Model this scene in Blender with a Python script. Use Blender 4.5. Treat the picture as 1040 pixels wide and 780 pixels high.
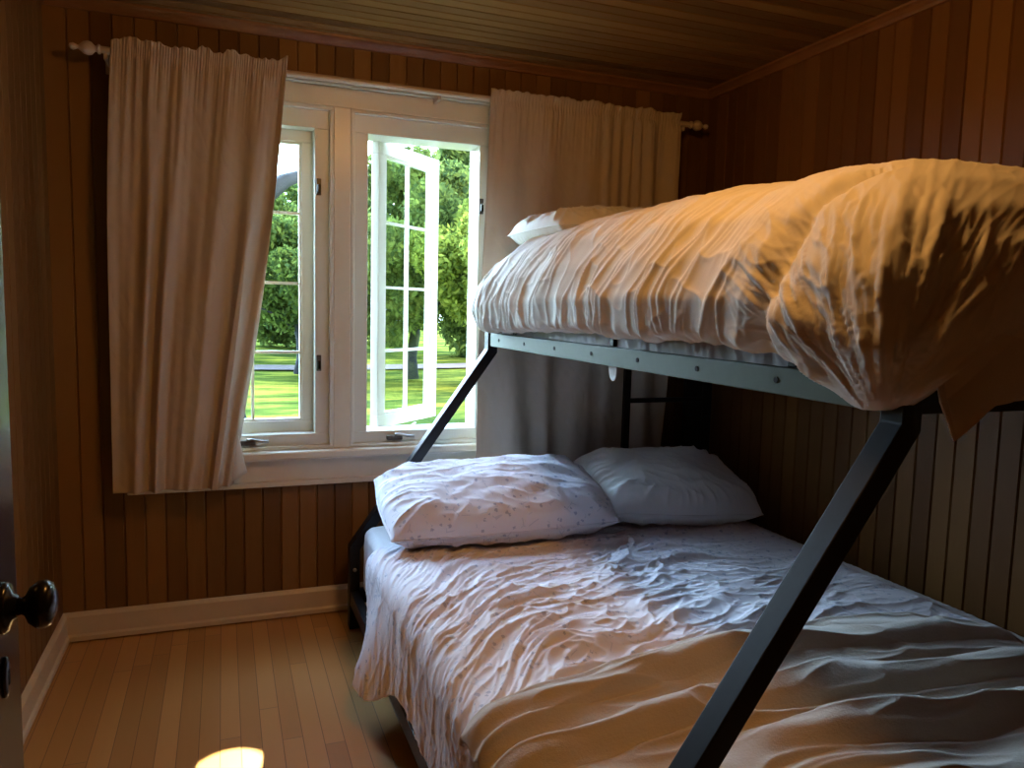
import bpy, bmesh, math, random
import numpy as np
from mathutils import Vector, Matrix
random.seed(7)
SC = bpy.context.scene
COL = SC.collection
PI = math.pi
R = math.radians
for o in list(bpy.data.objects): bpy.data.objects.remove(o)

# ------------------------------------------------------------------ camera
CAM = (0.0, 0.0, 1.35)
yaw, pitch, roll = R(20.9), R(-5.7), R(1.4)
cd = bpy.data.cameras.new('camera'); cam = bpy.data.objects.new('camera', cd); COL.objects.link(cam)
fw = Vector((math.sin(yaw)*math.cos(pitch), math.cos(yaw)*math.cos(pitch), math.sin(pitch)))
rt = Vector((math.cos(yaw), -math.sin(yaw), 0)); up = rt.cross(fw)
c_, s_ = math.cos(roll), math.sin(roll)
rt2 = rt*c_ + up*s_; up2 = up*c_ - rt*s_
m = Matrix((rt2, up2, -fw)).transposed().to_4x4(); m.translation = CAM
cam.matrix_world = m
cd.sensor_width = 36; cd.lens = 770/1040*36; cd.clip_start = 0.02; cd.clip_end = 300
SC.camera = cam

# ------------------------------------------------------------------ light
SC.view_settings.view_transform = 'Standard'; SC.view_settings.look = 'None'
SC.view_settings.exposure = 1.27; SC.view_settings.gamma = 1.0
SC.view_settings.use_curve_mapping = False
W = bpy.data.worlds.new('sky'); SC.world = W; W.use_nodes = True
wt = W.node_tree; wt.nodes.clear()
wo = wt.nodes.new('ShaderNodeOutputWorld'); wb = wt.nodes.new('ShaderNodeBackground')
wc = wt.nodes.new('ShaderNodeTexCoord'); ws = wt.nodes.new('ShaderNodeSeparateXYZ'); wr = wt.nodes.new('ShaderNodeValToRGB')
wt.links.new(wc.outputs['Generated'], ws.inputs[0]); wt.links.new(ws.outputs['Z'], wr.inputs[0])
# added sky glow, out of view up and to the left, brightening the bedding
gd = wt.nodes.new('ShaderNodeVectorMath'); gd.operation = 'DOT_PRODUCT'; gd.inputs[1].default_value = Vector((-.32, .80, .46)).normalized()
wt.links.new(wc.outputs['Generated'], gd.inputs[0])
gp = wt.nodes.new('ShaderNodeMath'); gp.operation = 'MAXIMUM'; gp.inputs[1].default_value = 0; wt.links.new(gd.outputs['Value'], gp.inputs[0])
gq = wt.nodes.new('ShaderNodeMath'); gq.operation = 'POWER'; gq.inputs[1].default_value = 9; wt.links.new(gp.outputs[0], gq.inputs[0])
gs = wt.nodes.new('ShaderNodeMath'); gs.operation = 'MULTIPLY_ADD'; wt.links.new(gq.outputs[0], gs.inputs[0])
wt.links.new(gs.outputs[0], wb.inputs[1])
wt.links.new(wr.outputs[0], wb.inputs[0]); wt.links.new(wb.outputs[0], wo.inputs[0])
wr.color_ramp.elements[0].position = 0.0; wr.color_ramp.elements[0].color = (.62, .80, 1, 1)
wr.color_ramp.elements[1].position = .7; wr.color_ramp.elements[1].color = (.42, .62, 1, 1)
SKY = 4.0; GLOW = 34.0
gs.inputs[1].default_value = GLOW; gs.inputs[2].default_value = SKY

def lamp(name, kind, loc, target, energy, color, **kw):
    l = bpy.data.lights.new(name, kind); o = bpy.data.objects.new(name, l); COL.objects.link(o)
    o.location = loc
    o.rotation_euler = (Vector(target)-Vector(loc)).to_track_quat('-Z', 'Y').to_euler()
    l.energy = energy; l.color = color
    for k, v in kw.items(): setattr(l, k, v)
    return o
lamp('sun', 'SUN', (20, -10, 20), (0, 12, 0), 4.0, (1, .9, .65), angle=R(.6))
# added spot lamp outside the window; stands in for sun on the floor
lamp('sun_patch_spot', 'SPOT', (0.68, 5.42, 4.35), (-0.005, 2.172, 0), 6000, (1, .82, .5), spot_size=R(2.6), spot_blend=0.05, shadow_soft_size=.012)
for x0, x1 in ((-.135, .36), (.58, 1.074)):
    p = lamp('sky_portal', 'AREA', ((x0+x1)/2, 3.50, 1.43), ((x0+x1)/2, 0, 1.43), 1, (1, 1, 1), shape='RECTANGLE', size=.56, size_y=1.30)
    p.data.cycles.is_portal = True
LAMP_POS = (.74, 1.38, 2.30); LAMP_W = 22

# ------------------------------------------------------------------ helpers
def link(name, me, mat=None, parent=None, smooth=False):
    o = bpy.data.objects.new(name, me); COL.objects.link(o)
    if mat: me.materials.append(mat)
    if parent: o.parent = parent
    if smooth:
        for p in me.polygons: p.use_smooth = True
    return o
def tag(o, label=None, cat=None, group=None, kind=None):
    if label: o['label'] = label
    if cat: o['category'] = cat
    if group: o['group'] = group
    if kind: o['kind'] = kind
    return o
def empty(name, loc, rz=0):
    o = bpy.data.objects.new(name, None); COL.objects.link(o); o.location = loc; o.rotation_euler = (0, 0, rz)
    o.empty_display_size = .05
    return o
def thing(name, label, cat, loc=(0, 0, 0), rz=0, group=None):
    return tag(empty(name, loc, rz), label, cat, group)
def box(bm, x0, x1, y0, y1, z0, z1):
    vs = [bm.verts.new((x, y, z)) for z in (z0, z1) for y in (y0, y1) for x in (x0, x1)]
    for f in ((0, 2, 3, 1), (4, 5, 7, 6), (0, 1, 5, 4), (2, 6, 7, 3), (0, 4, 6, 2), (1, 3, 7, 5)):
        bm.faces.new([vs[i] for i in f])
    return vs
def done(bm, name, mat, parent=None, bevel=0, smooth=False, seg=2):
    bmesh.ops.recalc_face_normals(bm, faces=bm.faces)
    if bevel:
        bmesh.ops.bevel(bm, geom=[e for e in bm.edges if e.is_manifold and e.calc_face_angle(0) > .5], offset=bevel, segments=seg, affect='EDGES', profile=.5)
    me = bpy.data.meshes.new(name); bm.to_mesh(me); bm.free()
    return link(name, me, mat, parent, smooth)
def boxes(name, lst, mat, parent=None, bevel=.003, **kw):
    bm = bmesh.new()
    for b in lst: box(bm, *b)
    return done(bm, name, mat, parent, bevel, **kw)
def lathe(bm, prof, origin, axis='Z', n=32):
    """prof = (r, h) list"""
    rings = []
    for r, h in prof:
        ring = []
        for i in range(n):
            a = 2*PI*i/n; u, v = r*math.cos(a), r*math.sin(a)
            p = {'Z': (u, v, h), 'X': (h, u, v), 'Y': (u, h, v)}[axis]
            ring.append(bm.verts.new(Vector(p)+Vector(origin)))
        rings.append(ring)
    for a, b in zip(rings, rings[1:]):
        for i in range(n): bm.faces.new((a[i], a[(i+1) % n], b[(i+1) % n], b[i]))
    bm.faces.new(rings[0]); bm.faces.new(rings[-1])
def sweep(bm, pts, w, d, ydir=Vector((0, 1, 0))):
    """rectangular tube along a polyline lying in an XZ plane; w across in plane, d along Y"""
    pts = [Vector(p) for p in pts]; rings = []
    for i, p in enumerate(pts):
        if i == 0: t = (pts[1]-p).normalized(); k = 1
        elif i == len(pts)-1: t = (p-pts[i-1]).normalized(); k = 1
        else:
            a, b = (p-pts[i-1]).normalized(), (pts[i+1]-p).normalized()
            t = (a+b).normalized(); k = 1/max(.3, t.dot(a))
        n = t.cross(ydir).normalized()*k
        rings.append([bm.verts.new(p+n*sx*w/2+ydir*sy*d/2) for sx, sy in ((-1, -1), (1, -1), (1, 1), (-1, 1))])
    for a, b in zip(rings, rings[1:]):
        for i in range(4): bm.faces.new((a[i], a[(i+1) % 4], b[(i+1) % 4], b[i]))
    bm.faces.new(rings[0]); bm.faces.new(rings[-1])
def tube(bm, pts, rads, n=10, cap=True):
    pts = [Vector(p) for p in pts]; rings = []
    for i, p in enumerate(pts):
        t = (pts[min(i+1, len(pts)-1)]-pts[max(i-1, 0)]).normalized()
        a = t.cross(Vector((0, 0, 1))) if abs(t.z) < .9 else t.cross(Vector((0, 1, 0)))
        a.normalize(); b = t.cross(a)
        r = rads[i] if hasattr(rads, '__len__') else rads
        rings.append([bm.verts.new(p+a*r*math.cos(2*PI*k/n)+b*r*math.sin(2*PI*k/n)) for k in range(n)])
    for A, B in zip(rings, rings[1:]):
        for k in range(n): bm.faces.new((A[k], A[(k+1) % n], B[(k+1) % n], B[k]))
    if cap: bm.faces.new(rings[0]); bm.faces.new(rings[-1])
def grid_mesh(name, P, mat, parent=None, closeu=False, thick=0, hole=None):
    """P: (nu, nv, 3) array"""
    nu, nv = P.shape[:2]
    idx = np.arange(nu*nv).reshape(nu, nv)
    if closeu: a = idx; b = np.roll(idx, -1, 0)
    else: a = idx[:-1]; b = idx[1:]
    F = np.stack([a[:, :-1], b[:, :-1], b[:, 1:], a[:, 1:]], -1).reshape(-1, 4)
    me = bpy.data.meshes.new(name)
    me.vertices.add(nu*nv); me.vertices.foreach_set('co', P.reshape(-1).astype(np.float32))
    me.loops.add(F.size); me.loops.foreach_set('vertex_index', F.reshape(-1).astype(np.int32))
    me.polygons.add(len(F)); me.polygons.foreach_set('loop_start', np.arange(0, F.size, 4, dtype=np.int32))
    me.polygons.foreach_set('loop_total', np.full(len(F), 4, dtype=np.int32))
    me.polygons.foreach_set('use_smooth', np.ones(len(F), dtype=bool))
    me.update(calc_edges=True); me.validate()
    o = link(name, me, mat, parent)
    if thick:
        s = o.modifiers.new('thickness', 'SOLIDIFY'); s.thickness = thick; s.offset = 0
    return o
def normals(P, closeu=False):
    if closeu: du = np.roll(P, -1, 0)-np.roll(P, 1, 0)
    else: du = np.gradient(P, axis=0)
    dv = np.gradient(P, axis=1)
    n = np.cross(du, dv); return n/(np.linalg.norm(n, axis=-1, keepdims=True)+1e-9)

# gradient noise in numpy
_rng = np.random.default_rng(11)
_perm = np.concatenate([_rng.permutation(512)]*2)
_g = _rng.uniform(0, 2*np.pi, 512); _gx, _gy = np.cos(_g), np.sin(_g)
def pn(x, y, seed=0):
    x = np.asarray(x, float)+seed*17.31; y = np.asarray(y, float)+seed*9.73
    xi, yi = np.floor(x).astype(int), np.floor(y).astype(int); xf, yf = x-xi, y-yi
    u, v = xf*xf*xf*(xf*(xf*6-15)+10), yf*yf*yf*(yf*(yf*6-15)+10)
    def g(a, b):
        h = _perm[(_perm[(xi+a) & 511]+yi+b) & 511]
        return _gx[h]*(xf-a)+_gy[h]*(yf-b)
    return ((g(0, 0)*(1-u)+g(1, 0)*u)*(1-v)+(g(0, 1)*(1-u)+g(1, 1)*u)*v)*1.5
def fbm(x, y, seed=0, o=3):
    return sum(pn(x*2**k, y*2**k, seed+k)/2**k for k in range(o))
def ridge(x, y, seed=0, p=1.6, w=5.0):
    """thin raised creases: peaks where the noise crosses zero"""
    n = pn(x, y, seed)
    return np.exp(-np.abs(n)*w)**p
def sst(a, b, x):
    t = np.clip((x-a)/(b-a), 0, 1); return t*t*(3-2*t)

# ------------------------------------------------------------------ materials
class NT:
    def __init__(s, name):
        s.m = bpy.data.materials.new(name); s.m.use_nodes = True; s.t = s.m.node_tree; s.t.nodes.clear()
        s.out = s.n('ShaderNodeOutputMaterial')
    def n(s, k, **kw):
        x = s.t.nodes.new(k)
        for a, b in kw.items(): setattr(x, a, b)
        return x
    def l(s, a, b): s.t.links.new(a, b)
    def math(s, op, a, b=None, c=None):
        x = s.n('ShaderNodeMath', operation=op)
        for i, v in enumerate((a, b, c)):
            if v is None: continue
            if isinstance(v, (int, float)): x.inputs[i].default_value = v
            else: s.l(v, x.inputs[i])
        return x.outputs[0]
    def ramp(s, fac, stops):
        r = s.n('ShaderNodeValToRGB'); e = r.color_ramp.elements
        while len(e) < len(stops): e.new(.5)
        for q, (p, c) in zip(e, stops): q.position = p; q.color = (*c, 1)
        s.l(fac, r.inputs[0]); return r.outputs[0]
    def mix(s, fac, a, b, mode='MIX'):
        x = s.n('ShaderNodeMix', data_type='RGBA', blend_type=mode)
        for sock, v in ((x.inputs[0], fac), (x.inputs[6], a), (x.inputs[7], b)):
            if isinstance(v, (int, float)): sock.default_value = v
            elif isinstance(v, tuple): sock.default_value = (*v, 1)
            else: s.l(v, sock)
        return x.outputs[2]
    def prin(s, col, rough=.5, bump=None, bstr=.2, bdist=.002, **kw):
        b = s.n('ShaderNodeBsdfPrincipled')
        for sock, v in (('Base Color', col), ('Roughness', rough)):
            if isinstance(v, tuple): b.inputs[sock].default_value = (*v, 1)
            elif isinstance(v, (int, float)): b.inputs[sock].default_value = v
            else: s.l(v, b.inputs[sock])
        for k, v in kw.items():
            b.inputs[k.replace('_', ' ')].default_value = v if not isinstance(v, tuple) else (*v, 1)
        if bump is not None:
            q = s.n('ShaderNodeBump'); q.inputs['Strength'].default_value = bstr; q.inputs['Distance'].default_value = bdist
            s.l(bump, q.inputs['Height']); s.l(q.outputs[0], b.inputs['Normal'])
        s.l(b.outputs[0], s.out.inputs[0]); return b
    def noise(s, vec, scale, detail=3, rough=.55, dist=0):
        x = s.n('ShaderNodeTexNoise'); x.inputs['Scale'].default_value = scale; x.inputs['Detail'].default_value = detail
        x.inputs['Roughness'].default_value = rough; x.inputs['Distortion'].default_value = dist
        if vec is not None: s.l(vec, x.inputs['Vector'])
        return x.outputs['Fac']
    def obj(s): return s.n('ShaderNodeTexCoord').outputs['Object']
    def mapping(s, vec, scale, loc=(0, 0, 0)):
        x = s.n('ShaderNodeMapping'); x.inputs['Scale'].default_value = scale; x.inputs['Location'].default_value = loc
        s.l(vec, x.inputs[0]); return x.outputs[0]

def wood_boards(name, axis, along, width, cols, off=0, rough=.42, grain=1.0, joint=0, seed=0):
    """boards of a given width across `axis`; grain runs along `along`"""
    t = NT(name); co = t.obj(); sp = t.n('ShaderNodeSeparateXYZ'); t.l(co, sp.inputs[0])
    q = t.math('DIVIDE', t.math('SUBTRACT', sp.outputs[axis], off), width)
    fl = t.math('FLOOR', q); fr = t.math('FRACT', q)
    if joint:
        w0 = t.n('ShaderNodeTexWhiteNoise', noise_dimensions='1D'); t.l(t.math('ADD', fl, 31.7), w0.inputs['W'])
        qy = t.math('ADD', t.math('DIVIDE', sp.outputs[along], joint), t.math('MULTIPLY', w0.outputs['Value'], 7.3))
        fl2 = t.math('FLOOR', qy); fy = t.math('FRACT', qy)
        idv = t.math('ADD', fl, t.math('MULTIPLY', fl2, 57.0))
    else: idv = fl
    wn = t.n('ShaderNodeTexWhiteNoise', noise_dimensions='1D'); t.l(t.math('ADD', idv, 3.3+seed), wn.inputs['W'])
    v = wn.outputs['Value']
    sc = [22, 22, 22]; sc[ord(along)-88] = 1.3
    cmb = t.n('ShaderNodeCombineXYZ'); t.l(t.math('MULTIPLY', v, 40), cmb.inputs[0]); t.l(t.math('MULTIPLY', v, 23), cmb.inputs[2])
    ad = t.n('ShaderNodeVectorMath', operation='ADD'); t.l(co, ad.inputs[0]); t.l(cmb.outputs[0], ad.inputs[1])
    g = t.noise(t.mapping(ad.outputs[0], tuple(sc)), 1.0, 5, .6, .6)
    g2 = t.noise(t.mapping(ad.outputs[0], tuple(x*5 for x in sc)), 1.0, 3, .6, .2)
    fac = t.math('ADD', t.math('MULTIPLY', v, .75), t.math('MULTIPLY', t.math('ADD', t.math('MULTIPLY', g, .7), t.math('MULTIPLY', g2, .3)), .5*grain))
    n = len(cols); col = t.ramp(fac, [((i+.6)/n*1.0, c) for i, c in enumerate(cols)])
    h = g
    if joint:
        gap = t.math('MINIMUM', t.math('MULTIPLY', t.math('MINIMUM', fr, t.math('SUBTRACT', 1, fr)), width*650),
                     t.math('MULTIPLY', t.math('MINIMUM', fy, t.math('SUBTRACT', 1, fy)), joint*650))
        gp = t.math('MINIMUM', gap, 1.0)
        col = t.mix(gp, (.10, .045, .018), col)
        h = t.math('ADD', t.math('MULTIPLY', g, .15), gp)
    t.prin(col, rough, h, .25, .002, Specular_IOR_Level=.5 if joint else .22)
    return t.m
WALLC = [(.13, .058, .017), (.165, .076, .022), (.205, .098, .028), (.27, .135, .040)]
M = {}
M['wall_back'] = wood_boards('cedar_back', 'X', 'Z', .0745, WALLC, -.6)
M['wall_side'] = wood_boards('cedar_side', 'Y', 'Z', .0745, [(.13, .052, .015), (.15, .063, .018), (.18, .078, .022), (.22, .10, .028)], 3.29-.0745*60, seed=5)
M['ceiling'] = wood_boards('cedar_ceiling', 'Y', 'X', .062, [(.17, .085, .03), (.25, .13, .045), (.34, .18, .06)], 3.29-.062*100, rough=.35)
M['floor'] = wood_boards('oak_floor', 'X', 'Y', .0605, [(.50, .25, .070), (.57, .29, .085), (.64, .335, .105)], -.6+.03, rough=.36, joint=1.1, grain=.8)
def plain(name, col, rough=.5, nscale=0, var=.1, bump=0, **kw):
    t = NT(name)
    if nscale:
        f = t.noise(t.obj(), nscale, 4)
        c = t.mix(f, tuple(x*(1-var) for x in col), tuple(min(1, x*(1+var)) for x in col))
        t.prin(c, rough, f if bump else None, bump or .1, .002, **kw)
    else: t.prin(col, rough, **kw)
    return t.m
M['trimwood'] = plain('stained_trim', (.26, .11, .035), .4, 9, .35)
M['white'] = plain('cream_paint', (.76, .69, .54), .28, 14, .05, .25)
M['sash'] = plain('white_vinyl_sash', (.74, .73, .63), .3, 10, .03)
M['base'] = plain('cream_baseboard', (.72, .60, .42), .35, 12, .08)
M['black'] = plain('black_metal', (.010, .010, .011), .45, 60, .2, .05, Specular_IOR_Level=.3)
M['rail'] = plain('green_metal_reflection', (.10, .125, .085), .5, 40, .1, Specular_IOR_Level=.3)  # greenish metal; the pale green-grey of its reflections is put into the colour
M['bronze'] = plain('dark_bronze', (.03, .026, .022), .22, 30, .3, Metallic=.7)
M['chrome'] = plain('worn_metal', (.35, .34, .31), .3, 30, .2, Metallic=.9)
M['latch'] = plain('latch_brown', (.10, .085, .065), .35, 30, .2, Metallic=.6)
M['door'] = plain('dark_door_paint', (.022, .018, .016), .16, 25, .3, .12)
M['rodwhite'] = plain('rod_paint', (.60, .47, .36), .35, 20, .05)
M['dark'] = plain('dark_gap', (.01, .007, .005), .8)
def fabric(name, col, rough=.85, weave=900, bstr=.15, sheen=.15, col2=None, fuzzy=0, trans=0):
    t = NT(name); co = t.obj()
    f = t.noise(co, weave, 2); big = t.noise(co, 7, 4)
    c = t.mix(t.math('MULTIPLY', big, .5), col, col2 or tuple(x*.86 for x in col))
    if fuzzy:
        f = t.math('ADD', f, t.math('MULTIPLY', t.noise(co, 120, 4), 1.6))
    b = t.prin(c, rough, f, bstr, .0015, Sheen_Weight=sheen)
    if trans:
        tr = t.n('ShaderNodeBsdfTranslucent'); tr.inputs[0].default_value = (*col, 1); mx = t.n('ShaderNodeMixShader')
        mx.inputs[0].default_value = trans; t.l(b.outputs[0], mx.inputs[1]); t.l(tr.outputs[0], mx.inputs[2]); t.l(mx.outputs[0], t.out.inputs[0])
    return t.m
M['duvet'] = fabric('cream_cotton', (.74, .68, .60))
M['sheet'] = fabric('white_sheet', (.74, .72, .72))
M['blanket'] = fabric('beige_fleece', (.50, .41, .31), .95, 500, .5, .5, (.40, .32, .24), 1)
M['curtain'] = fabric('taupe_curtain', (.60, .48, .36), .9, 1100, .1, .05, trans=.10)
M['tape'] = fabric('white_hem', (.8, .76, .68), trans=.2)
M['pillow'] = fabric('white_pillow', (.74, .72, .70))
def speckled(name, base):
    t = NT(name); co = t.obj()
    v = t.n('ShaderNodeTexVoronoi'); v.inputs['Scale'].default_value = 30; t.l(co, v.inputs['Vector'])
    sh = t.noise(co, 150, 2)
    d = t.math('ADD', v.outputs['Distance'], t.math('MULTIPLY', t.math('SUBTRACT', sh, .5), .45))
    r = t.math('LESS_THAN', d, .20)
    v2 = t.n('ShaderNodeTexVoronoi', feature='DISTANCE_TO_EDGE'); v2.inputs['Scale'].default_value = 16; t.l(co, v2.inputs['Vector'])
    sprig = t.math('MULTIPLY', t.math('LESS_THAN', v2.outputs['Distance'], .025), t.math('GREATER_THAN', t.noise(co, 22, 1), .56))
    mk = t.math('MULTIPLY', t.math('MAXIMUM', r, t.math('MULTIPLY', sprig, .5)), .62)
    c = t.mix(mk, base, (.27, .30, .42))
    t.prin(c, .85, t.noise(co, 900, 2), .12, .0015, Sheen_Weight=.15)
    return t.m
M['floral'] = speckled('blue_sprig_cotton', (.74, .70, .73))
# window glass: lets light straight through, reflects a little
t = NT('window_glass'); tr = t.n('ShaderNodeBsdfTransparent'); tr.inputs[0].default_value = (.93, .98, .96, 1)
gl = t.n('ShaderNodeBsdfGlossy'); gl.inputs['Roughness'].default_value = .01; fr = t.n('ShaderNodeFresnel'); fr.inputs[0].default_value = 1.45
bf = t.n('ShaderNodeNewGeometry').outputs['Backfacing']; t.l(t.math('ADD', 1.45, t.math('MULTIPLY', bf, 1/1.45-1.45)), fr.inputs[0])
mx = t.n('ShaderNodeMixShader'); t.l(fr.outputs[0], mx.inputs[0]); t.l(tr.outputs[0], mx.inputs[1]); t.l(gl.outputs[0], mx.inputs[2]); t.l(mx.outputs[0], t.out.inputs[0]); M['glass'] = t.m
def leafmat(name, c1, c2, tr=.45):
    t = NT(name); g = t.n('ShaderNodeNewGeometry').outputs['Random Per Island']
    c = t.ramp(g, [(0, c1), (1, c2)])
    d = t.n('ShaderNodeBsdfDiffuse'); q = t.n('ShaderNodeBsdfTranslucent'); t.l(c, d.inputs[0]); t.l(c, q.inputs[0])
    mx = t.n('ShaderNodeMixShader'); mx.inputs[0].default_value = tr
    t.l(d.outputs[0], mx.inputs[1]); t.l(q.outputs[0], mx.inputs[2]); t.l(mx.outputs[0], t.out.inputs[0]); return t.m
M['leafA'] = leafmat('leaf_mid_green', (.045, .08, .028), (.20, .27, .06))
M['leafB'] = leafmat('leaf_yellow_green', (.11, .17, .035), (.36, .42, .07))
M['bark'] = plain('bark', (.028, .03, .036), .9, 6, .4, .6)
t = NT('lawn_grass'); co = t.obj()
c = t.ramp(t.noise(t.mapping(co, (.5, 1.3, 1)), .9, 6, .65), [(.38, (.03, .055, .014)), (.50, (.09, .12, .022)), (.60, (.22, .23, .035))])  # grass tones, with stripes of dappled tree shade put into the colour
t.prin(c, 1.0, t.noise(co, 12, 4), .8, .05, Specular_IOR_Level=0.0); M['grass'] = t.m
M['gravel'] = plain('gravel', (.13, .10, .085), .9, 8, .2)
t = NT('lamp_glass'); e = t.n('ShaderNodeEmission'); e.inputs[0].default_value = (1, .50, .13, 1); e.inputs[1].default_value = LAMP_W
t.l(e.outputs[0], t.out.inputs[0]); M['lampglass'] = t.m

# ------------------------------------------------------------------ room shell
XL, XR, YB, YF, ZC = -.60, 2.27, 3.29, -1.0, 2.44
def boarded(name, a0, a1, pitch, place, h0, h1, holes=(), groove=.0045, depth=.008, start=None):
    """boards with V grooves: polyline across, extruded along the other axis; holes=(a0,a1,h0,h1)"""
    bm = bmesh.new(); s = a0 if start is None else start
    prof = [(a0, 0)]; k = s
    while k < a1:
        if k-groove > a0 and k+groove < a1: prof += [(k-groove, 0), (k-.0012, depth), (k+.0012, depth), (k+groove, 0)]
        k += pitch
    prof.append((a1, 0))
    for h in holes:
        for e_ in h[:2]: prof.append((e_, 0))
    prof.sort()
    for (pa, da), (pb, db) in zip(prof, prof[1:]):
        if pb-pa < 1e-6: continue
        mid = (pa+pb)/2; spans = [(h0, h1)]
        for (x0, x1, z0, z1) in holes:
            if x0 < mid < x1: spans = [(h0, z0), (z1, h1)]
        for (u, v) in spans:
            bm.faces.new([bm.verts.new(place(*q)) for q in ((pa, u, da), (pb, u, db), (pb, v, db), (pa, v, da))])
    me = bpy.data.meshes.new(name); bm.to_mesh(me); bm.free(); return me
HOLES = ((-.26, .434, .735, 2.155), (.505, 1.175, .735, 2.155))
HOLE = ((-.26, 1.175, .735, 2.155),)
o = tag(link('wall_back', boarded('wall_back', XL, XR, .0745, lambda a, h, d: (a, YB+d, h), 0, ZC, HOLE), M['wall_back']), kind='structure')
bm = bmesh.new()   # the outer leaf of the same wall, around the window
for b in ((XL-.1, -.26, 3.30, 3.44, -.6, ZC+.1), (1.175, XR+.1, 3.30, 3.44, -.6, ZC+.1), (-.26, 1.175, 3.30, 3.44, -.6, .735), (-.26, 1.175, 3.30, 3.44, 2.155, ZC+.1), (.434, .505, 3.30, 3.44, .735, 2.155)): box(bm, *b)
ol = done(bm, 'outer_leaf', M['white'], o)
tag(link('wall_left', boarded('wall_left', YF, YB, .0745, lambda a, h, d: (XL-d, a, h), 0, ZC, groove=.0025, depth=.003, start=YB-.0745*54), M['wall_side']), kind='structure')
tag(link('wall_right', boarded('wall_right', YF, YB, .0745, lambda a, h, d: (XR+d, a, h), 0, ZC, start=YB-.0745*54), M['wall_side']), kind='structure')
tag(link('wall_front', boarded('wall_front', XL, XR, .0745, lambda a, h, d: (a, YF-d, h), 0, ZC), M['wall_back']), kind='structure')
tag(link('ceiling', boarded('ceiling', YF, YB, .062, lambda a, h, d: (h, a, ZC+d), XL, XR, groove=.005, depth=.007, start=YB-.062*69), M['ceiling']), kind='structure')
tag(boxes('floor', [(XL-.1, XR+.1, YF-.1, YB+.1, -.1, 0)], M['floor'], bevel=0), kind='structure')
# cove where walls meet the ceiling
def cove(name, pts_fn, mat, prof):
    bm = bmesh.new(); A, B = pts_fn
    va = [bm.verts.new(A(u, v)) for u, v in prof]; vb = [bm.verts.new(B(u, v)) for u, v in prof]
    n = len(prof)
    for i in range(n): bm.faces.new((va[i], va[(i+1) % n], vb[(i+1) % n], vb[i]))
    bm.faces.new(va); bm.faces.new(vb)
    return tag(done(bm, name, mat), kind='structure')
cp = [(0, 0), (.038, 0), (.036, .008), (.026, .014), (.014, .026), (.008, .036), (0, .038)]
cove('trim_1', (lambda u, v: (XL, YB-.001-u, ZC-.001-v), lambda u, v: (XR, YB-.001-u, ZC-.001-v)), M['trimwood'], cp)
cove('trim_2', (lambda u, v: (XR-.001-u, YF, ZC-.001-v), lambda u, v: (XR-.001-u, YB, ZC-.001-v)), M['trimwood'], cp)
cove('trim_3', (lambda u, v: (XL+.001+u, YF, ZC-.001-v), lambda u, v: (XL+.001+u, YB, ZC-.001-v)), M['trimwood'], cp)
bp = [(0, .008), (.022, .008), (.022, .026), (.015, .034), (.015, .104), (.010, .112), (.004, .118), (0, .120)]
cove('baseboard_back', (lambda u, v: (XL, YB-u, v), lambda u, v: (XR, YB-u, v)), M['base'], bp)
cove('baseboard_left', (lambda u, v: (XL+u, YF, v), lambda u, v: (XL+u, YB, v)), M['base'], bp)
cove('baseboard_right', (lambda u, v: (XR-u, YF, v), lambda u, v: (XR-u, YB, v)), M['base'], bp)

# ------------------------------------------------------------------ window
CX0, CX1, CT = -.37, 1.29, 2.235
tr = tag(boxes('trim_4', [(CX0+.02, CX1-.02, 3.262, 3.291, 2.155, CT), (CX0+.02, -.26, 3.262, 3.291, .735, 2.155), (1.175, CX1-.02, 3.262, 3.291, .735, 2.155), (.434, .505, 3.262, 3.298, .735, 2.155)], M['white'], bevel=.003), kind='structure')
boxes('cap_moulding', [(CX0, CX1, 3.245, 3.291, CT, CT+.022)], M['white'], tr, bevel=.006)
boxes('stool', [(CX0-.005, CX1+.005, 3.222, 3.44, .700, .735)], M['white'], tr, bevel=.008)
boxes('apron', [(CX0+.01, CX1-.01, 3.262, 3.291, .600, .701), (CX0+.01, CX1-.01, 3.250, 3.291, .583, .606)], M['white'], tr, bevel=.004)
def frame_ring(bm, x0, x1, z0, z1, w, y0, y1):
    box(bm, x0, x1, y0, y1, z1-w, z1); box(bm, x0, x1, y0, y1, z0, z0+w)
    box(bm, x0, x0+w, y0, y1, z0+w, z1-w); box(bm, x1-w, x1, y0, y1, z0+w, z1-w)
def sash(parent, w, z0, z1, st=.058):
    """sash built in its own frame: x 0..w, y 0..04"""
    h = z1-z0; bm = bmesh.new(); frame_ring(bm, 0, w, 0, h, st, 0, .042)
    s = done(bm, 'sash_frame', M['sash'], parent, .003)
    bm = bmesh.new(); frame_ring(bm, st-.001, w-st+.001, st-.001, h-st+.001, .010, .008, .034)
    gb = done(bm, 'glazing_bead', M['sash'], s, .002)
    gx0, gx1, gz0, gz1 = st, w-st, st, h-st
    pane = boxes('pane', [(gx0, gx1, .019, .023, gz0, gz1)], M['glass'], s, bevel=0)
    bm = bmesh.new(); mx_ = (gx0+gx1)/2
    box(bm, mx_-.006, mx_+.006, .012, .030, gz0, gz1)
    for k in range(1, 4):
        zz = gz0+(gz1-gz0)*k/4; box(bm, gx0, gx1, .0125, .0295, zz-.006, zz+.006)
    done(bm, 'muntin', M['sash'], s, 0)
    return s
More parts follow.
